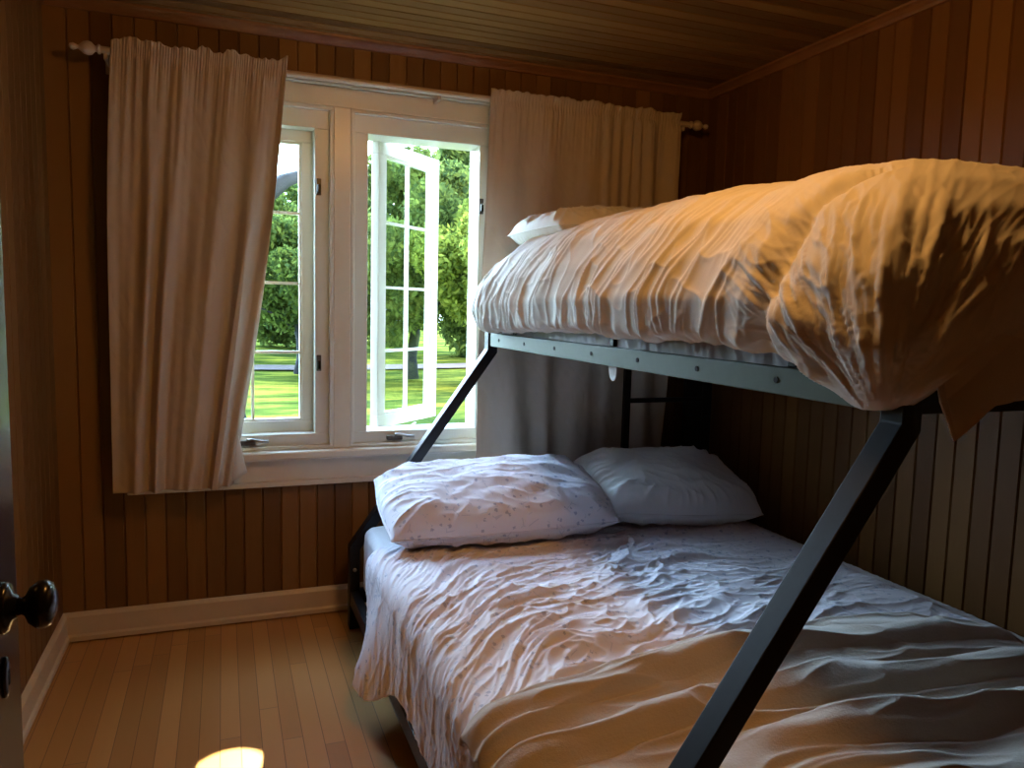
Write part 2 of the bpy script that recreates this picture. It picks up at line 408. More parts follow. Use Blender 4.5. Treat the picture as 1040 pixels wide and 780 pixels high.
def window(n, x0, x1, cx0, cx1):
    wroot = tag(empty('window_%d' % n, ((x0+x1)/2, 3.29, .735)), kind='structure')
    def loc(b): return (b[0]-(x0+x1)/2, b[1]-(x0+x1)/2, b[2]-3.29, b[3]-3.29, b[4]-.735, b[5]-.735)
    L = []
    z0, z1 = .735, 2.155
    # stop bead, then the deeper jamb frame
    for (w, ya, yb) in ((.016, 3.262, 3.30),):
        L += [(x0, x1, ya, yb, z1-w, z1), (x0, x1, ya, yb, z0, z0+w), (x0, x0+w, ya, yb, z0+w, z1-w), (x1-w, x1, ya, yb, z0+w, z1-w)]
    ya, yb = 3.285, 3.43
    L += [(x0, x1, ya, yb, 2.065, z1-.001), (x0, x1, ya, yb, z0+.001, .80), (x0+.001, cx0, ya, yb, .80, 2.065), (cx1, x1-.001, ya, yb, .80, 2.065)]
    boxes('window_frame', [loc(b) for b in L], M['sash'] if n == 2 else M['sash'], wroot, bevel=.003)
    return wroot
w1 = window(1, -.26, .434, -.135, .36)
s1 = sash(w1, .495+.02, .79, 2.075); s1.location = (-.145-(.087), .055, .79-.735)
w2 = window(2, .505, 1.175, .58, 1.074)
s2 = sash(w2, .50, .79, 2.072); s2.location = (.650-.84, .115, .79-.735); s2.rotation_euler = (0, 0, R(43))
def latch(parent, x, z, y=.0):
    l = boxes('sash_lock', [(x-.010, x+.010, y-.008, y, z-.034, z+.034)], M['latch'], parent, bevel=.003)
    boxes('lock_lever', [(x-.006, x+.006, y-.022, y-.006, z-.026, z+.010)], M['bronze'], l, bevel=.003)
latch(w1, .376-.087, 1.83-.735, -.005); latch(w1, .376-.087, 1.10-.735, -.005); latch(w2, 1.085-.84, 1.80-.735, -.005)
def crank(parent, x, z, sgn=1):
    b = boxes('crank_operator', [(x-.035, x+.035, -.030, -.004, z-.012, z+.010)], M['latch'], parent, bevel=.005)
    bm = bmesh.new(); tube(bm, [(x, -.028, z+.012), (x+.02*sgn, -.034, z+.014), (x+.055*sgn, -.036, z+.006), (x+.085*sgn, -.036, z+.004)], [.007, .006, .006, .007], 10)
    done(bm, 'crank_handle', M['chrome'], b, smooth=True)
crank(w1, .085-.087, .772-.735); crank(w2, .70-.84, .772-.735)
bm = bmesh.new(); tube(bm, [(.72-.84, .02, .05), (.80-.84, .14, .05), (.86-.84, .26, .055)], .006, 8); done(bm, 'operator_arm', M['chrome'], w2)

# ------------------------------------------------------------------ curtain rod and curtains
ROD_Y, ROD_Z = 3.192, 2.243
X0r, X1r = -.40, 2.095
rodt = thing('curtain_rod', 'cream painted curtain rod with turned finials above the window', 'curtain rod', (0, ROD_Y, ROD_Z))
bm = bmesh.new(); tube(bm, [(X0r, 0, 0), (X1r, 0, 0)], .0125, 20); done(bm, 'rod', M['rodwhite'], rodt, smooth=False)
fin = [(.012, 0), (.017, .003), (.017, .010), (.010, .014), (.011, .020), (.022, .030), (.025, .042), (.021, .056), (.010, .068), (.006, .074), (.009, .080), (.0125, .088), (.010, .098), (.004, .102)]
for sx, xx in ((-1, X0r), (1, X1r)):
    bm = bmesh.new(); lathe(bm, [(r, sx*h) for r, h in fin], (xx, 0, 0), 'X', 28); done(bm, 'finial', M['rodwhite'], rodt, smooth=True)
for xx in (-.385, .86, 2.06):
    boxes('bracket', [(xx-.008, xx+.008, -.004, .105, -.032, -.012), (xx-.014, xx+.014, .096, .105, -.06, .03)], M['rodwhite'], rodt, bevel=.003)

def curtain(name, xl, xr, zb, left, seed, label):
    nu, nv = 420, 220
    u = np.linspace(0, 1, nu)[:, None]; v = np.linspace(0, 1, nv)[None, :]      # v 0 = header top, 1 = hem
    top = ROD_Z+.040
    ruff = .007*pn(u*38, 0, seed+3)+.006*pn(u*11, 0, seed+4)+(.014*np.clip(pn(u*11, 0.3, seed+9)*2.4, -.2, 1) if left == 0 else .008*np.clip(pn(u*9, 0.3, seed+9)*3-1, 0, 1))
    z = top+ruff*(1-sst(0, .03, v))+(zb-top)*v
    tz = (z-zb)/(top-zb)       # 1 top
    x = xl(tz)+(xr(tz)-xl(tz))*(u+.006*pn(u*9, tz*1.5, seed+5)*np.sin(PI*u))
    up_ = sst(.45, .99, tz)
    small = (np.sin(2*PI*(u*13+1.6*pn(u*4, tz*.5, seed)))*.010+.007*pn(u*26, tz*1.2, seed+2))*(.55+.9*pn(u*3, .5, seed+12))+.006*pn(u*60, tz*2, seed+2)*sst(.8, 1, tz)
    big = (np.sin(2*PI*(u*4.6+1.1*pn(u*2.4, tz*.7, seed+1)+.1))*.020+.010*pn(u*14, tz*1.4, seed+7))
    folds = small*(.04+.96*up_)+big*(1-.72*up_)
    # gathered pinch at the rod pocket
    pocket = np.exp(-((z-ROD_Z)/.022)**2)
    y = ROD_Y-.014-.004*np.abs(np.sin(u*2*PI*34+3*pn(u*9, 0, seed)))*np.exp(-((z-ROD_Z)/.05)**2)+folds*(1-.85*pocket)-.012*(1-pocket)*(1-.3*tz)
    y = np.minimum(y, 3.232+.05*sst(0, .0001, 0*z))
    if left == 0:                                   # window-side edge turns back towards the glass
        k = sst(.86, 1, u)*sst(.98, .1, tz); y = y+k*.055; y = np.minimum(y, 3.235)
        k2 = np.exp(-((u-.84)/.035)**2)*sst(.95, .2, tz); y = y-k2*.035
    y = np.clip(y, 3.134, 3.236)
    y = y+.0018*pn(x*30, z*18, seed+8)+.0012*ridge(x*11+z*4, z*7, seed+6)
    P = np.stack([x, y+0*z, z+0*x], -1)
    o = grid_mesh(name, P, M['curtain'], None, thick=.0016)
    tag(o, label, 'curtain', 'curtain panels on the rod')
    return o
c1 = curtain('curtain', lambda t: -.40+.035*t**3+.0*t, lambda t: .030+.215*t+.02*np.sin(PI*t), .612, 0, 21,
             'taupe curtain panel left of the window, hem over the sill corner')
# pale lining of the same panel turned out at its lower window-side corner
vv_ = np.linspace(0, 1, 24)[None, :]; uu_ = np.linspace(0, 1, 14)[:, None]
lz = 1.02+(.615+.045*uu_-1.02)*vv_; lx = .028-.035*vv_+uu_*(.012+.078*vv_**1.5)
ln = grid_mesh('lining', np.stack([lx, 3.205+.010*np.sin(uu_*5+vv_*2), lz+0*uu_], -1), M['tape'], c1, thick=.0015); ln['label'] = 'pale lining corner turned out'
def xl2(t): return 1.035+.05*t
c2 = curtain('curtain', xl2, lambda t: 2.00+.03*t, .60, 1, 33, 'taupe curtain panel right of the window, lower half behind the bunk')

# ------------------------------------------------------------------ door at the left
d = tag(empty('door_1', (-.24, .165, 0)), kind='structure')
DW = .80
bm = bmesh.new(); box(bm, -.018, .020, 0, DW, .01, 2.05)
done(bm, 'door_leaf', M['door'], d, .003)
ky, kz = DW-.062, 1.025
bm = bmesh.new(); lathe(bm, [(.026, .019), (.027, .023), (.024, .027), (.014, .030), (.012, .034)], (0, ky, kz), 'X', 28); ro = done(bm, 'knob_rose', M['bronze'], d, smooth=True)
bm = bmesh.new(); lathe(bm, [(.010, .030), (.009, .038), (.011, .041), (.019, .045), (.0245, .052), (.0255, .059), (.022, .065), (.013, .069), (.004, .070)], (0, ky, kz), 'X', 32); done(bm, 'door_handle', M['bronze'], d, smooth=True)
bm = bmesh.new(); lathe(bm, [(.013, 0), (.013, .003), (.009, .0045)], (0, 0, 0), 'X', 24)
e = done(bm, 'keyhole_plate', M['bronze'], d, smooth=True); e.scale = (1, 1, 1.7); e.location = (.0195, ky-.002, kz-.075)
boxes('key_slot', [(.0235, .0246, ky-.004, ky, kz-.083, kz-.067)], M['dark'], d, bevel=0)
tag(boxes('trim_5', [(-.30, -.20, .10, .160, 0, 2.44)], M['door'], bevel=.003), kind='structure')

# ------------------------------------------------------------------ ceiling lamp (above the frame, the room's own warm lamp)
cl = thing('ceiling_lamp', 'flush ceiling lamp with a round frosted glass dome', 'ceiling lamp', (LAMP_POS[0], LAMP_POS[1], ZC))
bm = bmesh.new(); lathe(bm, [(.10, -.001), (.10, -.012), (.085, -.022), (.075, -.025)], (0, 0, 0), 'Z', 32); done(bm, 'canopy', M['bronze'], cl, smooth=True)
bm = bmesh.new(); lathe(bm, [(.085, -.026), (.125, -.045), (.130, -.075), (.10, -.110), (.05, -.130), (.004, -.135)], (0, 0, 0), 'Z', 32); done(bm, 'glass_dome', M['lampglass'], cl, smooth=True)

# ------------------------------------------------------------------ bunk bed
YH, YN = 3.10, .965
XO, XU, XW = .497, 1.082, 2.19
bed = thing('bunk_bed', 'black metal twin over full bunk bed with slanted end posts', 'bunk bed', ((XO+XW)/2, (YH+YN)/2, 0))
bx, by = (XO+XW)/2, (YH+YN)/2
def bb(name, lst, mat='black', bevel=.003, parent=bed, **kw):
    return boxes(name, [(a-bx, b-bx, c-by, d_-by, e_, f) for a, b, c, d_, e_, f in lst], M[mat], parent, bevel, **kw)
for Y in (YH, YN):
    bm = bmesh.new(); w = .043
    sweep(bm, [(XO-bx, Y-by, 0), (XO-bx, Y-by, .345), (XU-bx, Y-by, 1.165), (XU-bx, Y-by, 1.252)], w, .05)
    p = done(bm, 'slanted_post', M['black'], bed, .003)
    for zz in (.14, .255):
        bm = bmesh.new(); lathe(bm, [(.008, 0), (.008, -.004), (.005, -.006)], (XO-bx, Y-.025-by, zz), 'Y', 14); done(bm, 'bolt', M['chrome'], p)
    bb('rear_post', [(XW-.025, XW+.025, Y-.025, Y+.025, 0, 1.50)])
bb('side_rail', [(XU-.014, XU+.014, YN+.025, YH-.025, 1.186, 1.243)], 'rail')['label'] = 'greenish upper side rail with round holes, pale reflection put into its colour'
sr = [c for c in bed.children if c.name.startswith('side_rail')][0]
for yy in np.linspace(YN+.30, YH-.14, 7):
    bm = bmesh.new(); lathe(bm, [(.0065, 0), (.0065, -.002)], (XU-.0142-bx, yy-by, 1.216), 'X', 14); done(bm, 'rail_hole', M['dark'], sr)
bb('side_rail', [(XW-.012, XW+.012, YN+.025, YH-.025, 1.19, 1.24)])
bb('side_rail', [(XO-.018, XO+.018, YN+.025, YH-.025, .105, .165)])
bb('side_rail', [(XW-.012, XW+.012, YN+.025, YH-.025, .105, .165)])
for Y in (YH, YN):
    bb('end_rail', [(XU+.02, XW-.02, Y-.014, Y+.014, 1.186, 1.232)])
    bb('end_rail', [(XO+.02, XW-.02, Y-.014, Y+.014, .105, .165)])
for yy in np.linspace(YN+.2, YH-.2, 8):
    bb('slat', [(XU+.014, XW-.012, yy-.02, yy+.02, 1.187, 1.200)], bevel=.002)
    bb('slat', [(XO+.018, XW-.012, yy-.02, yy+.02, .145, .160)], bevel=.002)
for yy in (2.03, 1.25, 2.85):
    bb('guard_upright', [(XU+.010, XU+.030, yy-.014, yy+.014, 1.243, 1.50)])
bb('guard_rail', [(XU+.010, XU+.030, 1.25, 2.85, 1.49, 1.51)])
# ladder at the head end
bb('ladder_upright', [(1.735, 1.765, YH-.030, YH-.002, 0.165, 1.188)])
for zz in (.40, .67, .935):
    bb('ladder_rung', [(1.765, XW-.025, YH-.026, YH-.006, zz-.011, zz+.011)])
bb('headboard_panel', [(2.075, XW-.025, YH-.020, YH+.010, .165, 1.186)])

def rbox(nu, x0, x1, y0, y1, r):
    """closed rounded rectangle path, clockwise from far-left, returns nu x 2 and a corner-safe parameter"""
    segs = []; cs = [(x0+r, y0+r, PI, 1.5*PI), (x1-r, y0+r, 1.5*PI, 2*PI), (x1-r, y1-r, 0, .5*PI), (x0+r, y1-r, .5*PI, PI)]
    pts = []
    for cx, cy, a, b in cs:
        for k in range(17): t_ = a+(b-a)*k/16; pts.append((cx+r*math.cos(t_), cy+r*math.sin(t_)))
    pts.append(pts[0]); pts = np.array(pts); L = np.concatenate([[0], np.cumsum(np.linalg.norm(np.diff(pts, axis=0), axis=1))])
    s = np.linspace(0, L[-1], nu, endpoint=False)
    return np.stack([np.interp(s, L, pts[:, 0]), np.interp(s, L, pts[:, 1])], -1), s, L[-1]

def mattress(name, label, x0, x1, y0, y1, z0, z1, mat, parent=None, wr=.003):
    nu, nv = 700, 60
    P0, s, L = rbox(nu, x0, x1, y0, y1, .06)
    c = np.array([(x0+x1)/2, (y0+y1)/2]); v = np.linspace(0, 1, nv)
    r = .035; h = z1-z0; prof = []
    for q in v:
        if q < .12: a = q/.12*PI/2; prof.append((r*(1-math.sin(a)), z0+r*(1-math.cos(a))))
        elif q < .55: prof.append((0, z0+r+(h-2*r)*(q-.12)/.43))
        elif q < .72: a = (q-.55)/.17*PI/2; prof.append((r*(1-math.cos(a)), z1-r+r*math.sin(a)))
        else: prof.append((r+(q-.72)/.28*((x1-x0)/2-r-.001), z1))
    prof = np.array(prof); half = np.array([(x1-x0)/2, (y1-y0)/2])
    P = np.zeros((nu, nv, 3))
    for j in range(nv):
        ins = prof[j, 0]; k = (half-ins)/half
        P[:, j, :2] = c+(P0-c)*np.array([k[0], max(k[1], 1-ins*1.0/half[1] if True else 0)])
        P[:, j, 2] = prof[j, 1]
    n = normals(P, True); ss = s[:, None]; vv = v[None, :]
    slant = ss+vv*.10
    disp = wr*(2.2*ridge(slant*24, vv*2.5, 3, 1.3, 3)+pn(slant*45, vv*4, 5))*sst(.0, .1, vv)*(1-sst(.55, .8, vv)*.8)
    P = P-n*disp[..., None]*np.sign((n[nu//8, nv//3, 0]) or 1)*0 + n*disp[..., None]*(-1 if n[nu*3//8, 20] @ np.array([P[nu*3//8, 20, 0]-c[0], P[nu*3//8, 20, 1]-c[1], 0]) < 0 else 1)
    o = grid_mesh(name, P, mat, parent, closeu=True)
    return tag(o, label, 'mattress')
mattress('mattress', 'thin upper bunk mattress in a gathered white fitted sheet', 1.105, 2.165, 1.0, 3.06, 1.203, 1.40, M['sheet'], wr=.004)
mattress('mattress', 'full size lower bunk mattress in a white fitted sheet', .525, 2.165, 1.0, 3.06, .168, .445, M['sheet'], wr=.002)

# ------------------------------------------------------------------ lower bedding
def zq(X, Y):
    """gentle top of the lower quilt"""
    return .468+.012*fbm(X*1.7, Y*1.7, 41)+.020*np.exp(-((X-1.0)/.5)**2-((Y-1.9)/.5)**2)
def quilt_wr(X, Y):
    ax = X+.05*pn(X*2.5, Y*2.5, 51); ay = Y+.10*pn(X*1.6, Y*1.6, 52)-.10*(X-1.2)
    left = 1-sst(.55, .95, X)
    ay = ay+left*(.9-X)*.75                      # near the left edge the creases turn down the side
    wb = .12*pn(ax*3, ay*8, 151)
    A = ridge(ax*2.1, ay*7.5+wb*3, 53, 1.25, 6)*.017
    B = ridge(ax*4.2+ay*1.6, ay*14+wb*5-ax*1.2, 54, 1.3, 5.5)*.011
    C = ridge(ax*8+3*ay, ay*25-ax*4+wb*5, 55, 1.3, 4.5)*.006
    E_ = ridge(ax*6-2*ay, ay*12+ax*5, 155, 1.3, 6)*.006
    A = A+E_
    D = fbm(ax*2.4, ay*7, 56)*.010
    amp = (.45+.55*sst(2.1, 1.3, X))*(.8+.4*pn(X*2, Y*2, 57))
    return (A+B+C+D)*amp
def quilt(label):
    nu, nv = 620, 560
    Yv = np.linspace(.905, 2.70, nu)[:, None]
    v = np.linspace(0, 1, nv)[None, :]
    # cross section by arc length: from the wall side (v=0) across to the left edge and down the side
    Yb = Yv+0*v
    xe = .480                                         # left edge
    top = 2.125-xe; rr = .07
    # hem height on the left side
    flap = np.exp(-((Yb-2.32)/.20)**2)
    hem = .245+.02*pn(Yb*2.3, 0, 61)+.015*pn(Yb*7, 0, 62)-.09*np.exp(-((Yb-2.33)/.15)**2)
    hem = np.where(Yb > 2.50, hem+(Yb-2.50)*.55, hem); hem = np.clip(hem, .12, .40)
    drop = zq(xe+.1, Yb)-hem
    Ltot = top+drop
    a = v*Ltot
    # far edge of the quilt wanders
    Y = Yb+0*a+.03*pn(a*2.2, 0.3, 63)*sst(2.3, 2.7, Yb)
    flat = a <= top-rr
    th = np.clip((a-(top-rr))/(rr*PI/2), 0, 1)*PI/2
    x = np.where(flat, 2.125-a, xe+rr-rr*np.sin(th))
    zt = zq(np.clip(x, xe, 3), Y)
    side = np.clip(a-(top-rr+rr*PI/2), 0, None)
    z = np.where(flat, zt, zt-rr*(1-np.cos(th))-side)
    # side hangs outward a little and the corner flap billows
    x = x-side*(.02+.30*np.exp(-((Y-2.37)/.16)**2))
    z = z-.035*sst(.10, 0, v*Ltot)*1.0
    P = np.stack([x, Y+0*x, z], -1)
    n = normals(P); n *= np.sign(n[nu//2, nv//3, 2])
    xx = 2.125-a; w = quilt_wr(xx, Y)
    # side: creases run down
    sfac = sst(0, .12, a-(top-rr))
    sidew = .33*(.016*ridge(Y*9+a*1.5, a*1.5, 64, 1.2, 4)+.009*pn(Y*13+a*2, a*2, 65)+.006*ridge(Y*22-a*4, a*3, 66, 1.2, 3))
    w = w*(1-.6*sfac)+sidew*sfac
    w = w*sst(0, .04, v*Ltot)*(1-.5*sst(2.6, 2.7, Yb))
    P = P+n*w[..., None]
    # hem on the left keeps clear of the rail
    o = grid_mesh('bed_cover', P, M['floral'], None, thick=.004)
    return tag(o, label, 'duvet')
quilt('rumpled white duvet with small blue sprigs spread over the lower bunk')

def blanket():
    nu, nv = 420, 420
    # u across X (left -> right), v from far edge to near
    u = np.linspace(0, 1, nu)[:, None]; v = np.linspace(0, 1, nv)[None, :]
    def far(u_):   # far edge Y as it crosses the bed
        return np.interp(u_, [0, .12, .3, .5, .7, .88, 1], [1.40, 1.48, 1.54, 1.555, 1.56, 1.55, 1.34])
    a = u*1.56+0*v                                     # arc length from the left tip
    yf = far(u); Y = yf+(.88-yf)*v
    xe, rr = .445, .085
    # left border is slanted: tip lies at (445,765)
    off = .02+.0*v
    a2 = a-.12+off                                      # first .12 m hangs over the left side
    th = np.clip(-a2/(rr*PI/2), 0, 1)*PI/2
    x = np.where(a2 > 0, xe+rr+a2, xe+rr-rr*np.sin(th)); 
    side = np.clip(-a2-rr*PI/2, 0, None)
    z = zq(np.clip(x, xe, 3), Y)+.030-np.where(a2 > 0, 0, rr*(1-np.cos(th)))-side
    # heaped folds running across the bed
    ay = Y+.09*pn(x*1.6, Y*2.2, 71)-.13*np.sin((x-.4)*1.9)
    big = np.sin(2*PI*(ay*5.4+.35*pn(x*1.3, Y*1.5, 72)))
    fold = .018*np.clip(big, -.4, 1)**1+.028*ridge(x*1.1, ay*5.5, 73, 1.1, 4.0)+.010*ridge(x*2.4+ay, ay*12, 74, 1.1, 3.5)+.012*fbm(x*3, Y*4, 75)
    fold = fold*(.35+.65*sst(0, .12, v))*(1-.35*sst(1.6, 1.95, x))
    z = z+fold+.006
    # rolled far edge
    z = z+.010*np.exp(-(v/.03)**2)-.020*sst(.02, 0, v)-.018*sst(.97, 1, u)
    x = x-.010*ridge(Y*9, a*3, 76, 1, 4)*sst(.1, 0, u)
    P = np.stack([x, Y+0*x, z], -1)
    o = grid_mesh('blanket', P, M['blanket'], None, thick=.010)
    return tag(o, 'beige fleece blanket heaped across the foot of the lower bunk', 'blanket')
blanket()

# ------------------------------------------------------------------ pillows
def pillow(label, w, h, T, loc, rot, mat, seed, flange=.012, wr=.006, shape=None):
    nu, nv = 150, 110
    a = np.linspace(-1, 1, nu)[:, None]; b = np.linspace(-1, 1, nv)[None, :]
    ea = np.clip(1-np.abs(a)**3.0, 0, 1)**.46; eb = np.clip(1-np.abs(b)**3.0, 0, 1)**.50
    t_ = T/2*ea*eb
    px = a*w/2*(1-.07*(b**2)*(1-0*a)+.04*b**4); pyy = b*h/2*(1-.10*(a**2)+.05*a**4)
    r_ = np.sqrt(a*a+b*b)
    lump = 1+.16*fbm(a*1.2+3, b*1.2, seed)
    surf = []
    for sg in (1, -1):
        wrk = wr*(ridge(a*3+b*1.1, b*4+a, seed+sg, 1.2, 4)*1.3+.8*ridge(a*7, b*3+a*3, seed+3+sg, 1.2, 4)+pn(a*4, b*4, seed+5))*np.clip(ea*eb*1.6, 0, 1)
        # pinched corners
        corner = .5*T*ridge(np.arctan2(b, a)*5, r_*.6, seed+8, 1.2, 3)*.10*sst(.7, 1.2, r_)*ea*eb*4
        z = sg*(t_*lump*(1.05 if sg > 0 else .80)+wrk+corner)+.006*sg*0
        P = np.stack([px+0*z, pyy+0*z, z], -1)
        surf.append(P)
    if shape: surf = [shape(P) for P in surf]
    P = np.concatenate([surf[0], surf[1][:, ::-1]], 1)
    P = np.concatenate([P, P[:, :1]], 1)
    o = grid_mesh('pillow', P, mat)
    # piped seam round the edge
    bm = bmesh.new(); top = surf[0]
    loop = [top[i, 0] for i in range(0, nu, 3)]+[top[-1, j] for j in range(0, nv, 3)]+[top[i, -1] for i in range(nu-1, -1, -3)]+[top[0, j] for j in range(nv-1, -1, -3)]
    tube(bm, [tuple(p) for p in loop]+[tuple(loop[0])], .0028, 6); done(bm, 'seam', mat, o, smooth=True)
    o.location = loc; o.rotation_euler = rot
    return tag(o, label, 'pillow')
pillow('plump pillow in blue-sprigged white case at the window side of the lower bunk', .90, .50, .23, (.985, 2.75, .598), (R(14), R(-1), R(-3)), M['floral'], 81, wr=.0035)
pillow('plain white pillow beside the wall at the head of the lower bunk', .70, .50, .24, (1.77, 2.76, .600), (R(14), R(3), R(-6)), M['pillow'], 97, wr=.0028)
pillow('flat cream pillow peeking out at the head of the upper bunk', .66, .42, .15, (1.46, 2.86, 1.680), (R(-2), R(-4), R(8)), M['duvet'], 61)

# ------------------------------------------------------------------ upper duvet
def upper_duvet():
    nu, nv = 1500, 230
    x0, x1, y0, y1 = 1.015, 2.235, .885, 3.115
    P0, s, L = rbox(nu, x0, x1, y0, y1, .10)
    X0, Y0 = P0[:, 0][:, None], P0[:, 1][:, None]
    v = np.linspace(0, 1, nv)[None, :]
    inner = np.stack([np.full(nu, 1.62), np.clip(P0[:, 1], 1.45, 2.6)], -1)
    # profile: inset fraction and height
    vk = np.array([0, .08, .22, .36, .48, .58, .70, .82, 1.0])
    ins = np.array([.06, -.01, -.05, -.02, .05, .16, .34, .62, 1.0])
    hh = np.array([0, .06, .26, .50, .72, .87, .97, 1.0, .97])
    I = np.interp(v, vk, ins); H = np.interp(v, vk, hh)
    k = np.ones(9)/9                                     # smooth the profile
    I = np.convolve(np.pad(I[0], 4, 'edge'), k, 'valid')[None, :]; H = np.convolve(np.pad(H[0], 4, 'edge'), k, 'valid')[None, :]
    x = X0+(inner[:, 0][:, None]-X0)*I; y = Y0+(inner[:, 1][:, None]-Y0)*I
    # hem height round the bed
    leftside = sst(1.2, 1.05, X0); foot = sst(1.0, .90, Y0)
    zl = np.interp(Y0, [.88, .95, 1.02, 1.12, 1.28, 1.5, 1.9, 2.4, 2.8, 3.2], [1.20, 1.165, 1.195, 1.24, 1.272, 1.282, 1.285, 1.275, 1.262, 1.255])
    zf = np.interp(X0, [1.0, 1.06, 1.12, 1.2, 1.3, 1.6, 2.2], [1.185, 1.21, 1.27, 1.33, 1.31, 1.29, 1.28])
    hem = np.where(Y0 < .99, zf, zl); hem = np.where(X0 > 1.9, 1.3, hem)
    hem = np.where((Y0 > 3.1) & (X0 > 1.1), 1.30, hem)
    kk = np.ones(15)/15; hem = np.convolve(np.concatenate([hem[-7:, 0], hem[:, 0], hem[:7, 0]]), kk, 'valid')[:, None]
    hem = hem+.006*pn(s[:, None]*9, 0, 90)
    ztop = np.interp(y, [.85, 1.1, 1.5, 2.2, 2.75, 3.0, 3.12, 3.2], [1.620, 1.655, 1.675, 1.672, 1.655, 1.60, 1.55, 1.50])
    z = hem+(ztop-hem)*H
    z = z-.07*sst(1.5, 1.8, x)*sst(.6, 1, v)
    P = np.stack([x, y, z+0*x], -1)
    n = normals(P, True)
    j = int(np.argmin(np.abs(P0[:, 1]-2.0)+np.abs(P0[:, 0]-1.015))); n *= -np.sign(n[j, nv//4, 0]) if n[j, nv//4, 0] != 0 else 1
    ss = s[:, None]
    # distance along the left side as a coordinate
    q = y; arc = (z-1.25)
    lean = q+arc*.55*(1-sst(1.5, 1.0, y)*.2)+.04*pn(q*3, arc*4, 91)                # creases lean towards the foot as they rise
    side_mask = 1-sst(.80, 1, v)*.7
    wob = .06*pn(q*6, arc*7, 191)
    A = .013*ridge(lean*8.5+wob*3, arc*1.5, 92, 1.2, 5.5)
    B = .009*ridge(lean*15+arc*1.3+wob*4, arc*2.6, 93, 1.3, 5)
    C = .0055*ridge(lean*27-arc*3+wob*6, arc*4.2, 94, 1.3, 4.5)*sst(-.3, .4, pn(q*4, arc*5, 194))
    D = .012*pn(lean*5, arc*2.0, 95)+.004*ridge(q*7-arc*6, arc*7+q*5, 195, 1.3, 5)
    lower = sst(1.75, 1.25, z)
    wL = (A+B+C)*(.30+.70*lower)+D
    # near corner: long folds fanning up from the low corner point
    cx, cz = .98, 1.15
    dd = np.sqrt((y-cx)**2+(z-cz)**2+((x-1.05)*.6)**2)+.001; ang = np.arctan2(z-cz, (y-cx)-(x-1.05)*.8)
    fan = .016*ridge(ang*3.1+.12*pn(dd*4, ang*2, 196), dd*1.0, 96, 1.2, 4.5)+.008*ridge(ang*6.5+dd*2, dd*4, 97, 1.2, 4.5)+.003*ridge(ang*13-dd*2, dd*4, 197, 1.2, 4)+.012*pn(ang*2.1, dd*2, 98)+.0045*ridge(ang*9+dd*9+.4*pn(dd*8, ang*4, 199), dd*7-ang*2, 198, 1.3, 5)+.004*ridge(ang*16-dd*7, dd*10+ang*3, 200, 1.3, 5)
    cm = sst(1.42, 1.18, y)
    w = wL*(1-cm)+fan*cm*sst(.02, .18, dd)*(1-.75*sst(1.45, 1.62, z))
    w = w+.0035*ridge(x*9+y*3, y*9+x*7, 99, 1.1, 4)*sst(1.3, 1.5, x)+.012*fbm(y*2.1, z*2.1+x, 100)
    # one deep valley between the side and the corner bulge
    val = np.exp(-(((y-1.235)-(z-1.3)*-.35+.02*pn(z*6, 0, 7))/.030)**2)*leftside*(z < 1.62)
    w = w-.022*val
    bul = np.exp(-((y-1.05)/.13)**2)*np.exp(-((z-1.42)/.13)**2)*leftside; w = w+.030*bul
    w = w*(1-.65*sst(1.08, 1.2, x)*sst(1.1, .95, y)*sst(1.66, 1.56, z))
    w = w*np.clip(.4+v*8, 0, 1)*(1-.6*sst(2.0, 2.2, x))
    P = P+n*w[..., None]
    P[..., 0] = np.minimum(P[..., 0], 2.255)
    o = grid_mesh('bed_cover', P, M['duvet'], None, closeu=True, thick=.004)
    return tag(o, 'bulky cream duvet piled over the upper bunk and its guard rail', 'duvet')
upper_duvet()

# sheet hanging at the foot of the upper bunk, behind the corner post
def hanging_sheet():
    nu, nv = 260, 120
    u = np.linspace(0, 1, nu)[:, None]; v = np.linspace(0, 1, nv)[None, :]
    x = 1.066+u*1.04+.0*v
    bot = np.interp(u, [0, .03, .07, .14, .25, .4, 1], [1.215, 1.15, 1.175, 1.205, 1.215, 1.222, 1.20])
    z = 1.40+(bot-1.40)*v
    x = x+.02*(1-u)*v
    y = .915-.020*np.sin(v*PI*.5)+.012*pn(u*9+v*1.2, v*1.5, 111)*v+.012*ridge(u*6+v, v*2, 112, 1, 4)*v
    P = np.stack([x, y+0*x, z+0*x], -1)
    o = grid_mesh('bed_sheet', P, M['duvet'], None, thick=.0035)
    P2 = P[:1].copy(); k = np.stack([P2[0]+np.array([-.002, -.002, 0]), P2[0]+np.array([.010, -.003, 0])], 0)
    h = grid_mesh('hem', k, M['tape'], o, thick=.004); h['label'] = 'white turned hem edge'
    return tag(o, 'cream sheet hanging below the duvet at the foot of the upper bunk', 'sheet')
hanging_sheet()
# little cloth loop under the upper rail
bm = bmesh.new()
vs = []
for i in range(13):
    a = PI*i/12; vs.append((1.115+.002*math.sin(a), 2.06-.024*math.cos(a), 1.19-.055*math.sin(a)**.6))
f = bm.faces.new([bm.verts.new(p) for p in vs]); ex = bmesh.ops.extrude_face_region(bm, geom=[f])
bmesh.ops.translate(bm, verts=[g for g in ex['geom'] if isinstance(g, bmesh.types.BMVert)], vec=(.004, 0, 0))
tag(done(bm, 'cloth_tag', M['sheet']), 'small pale cloth tag drooping below the upper side rail', 'cloth tag')

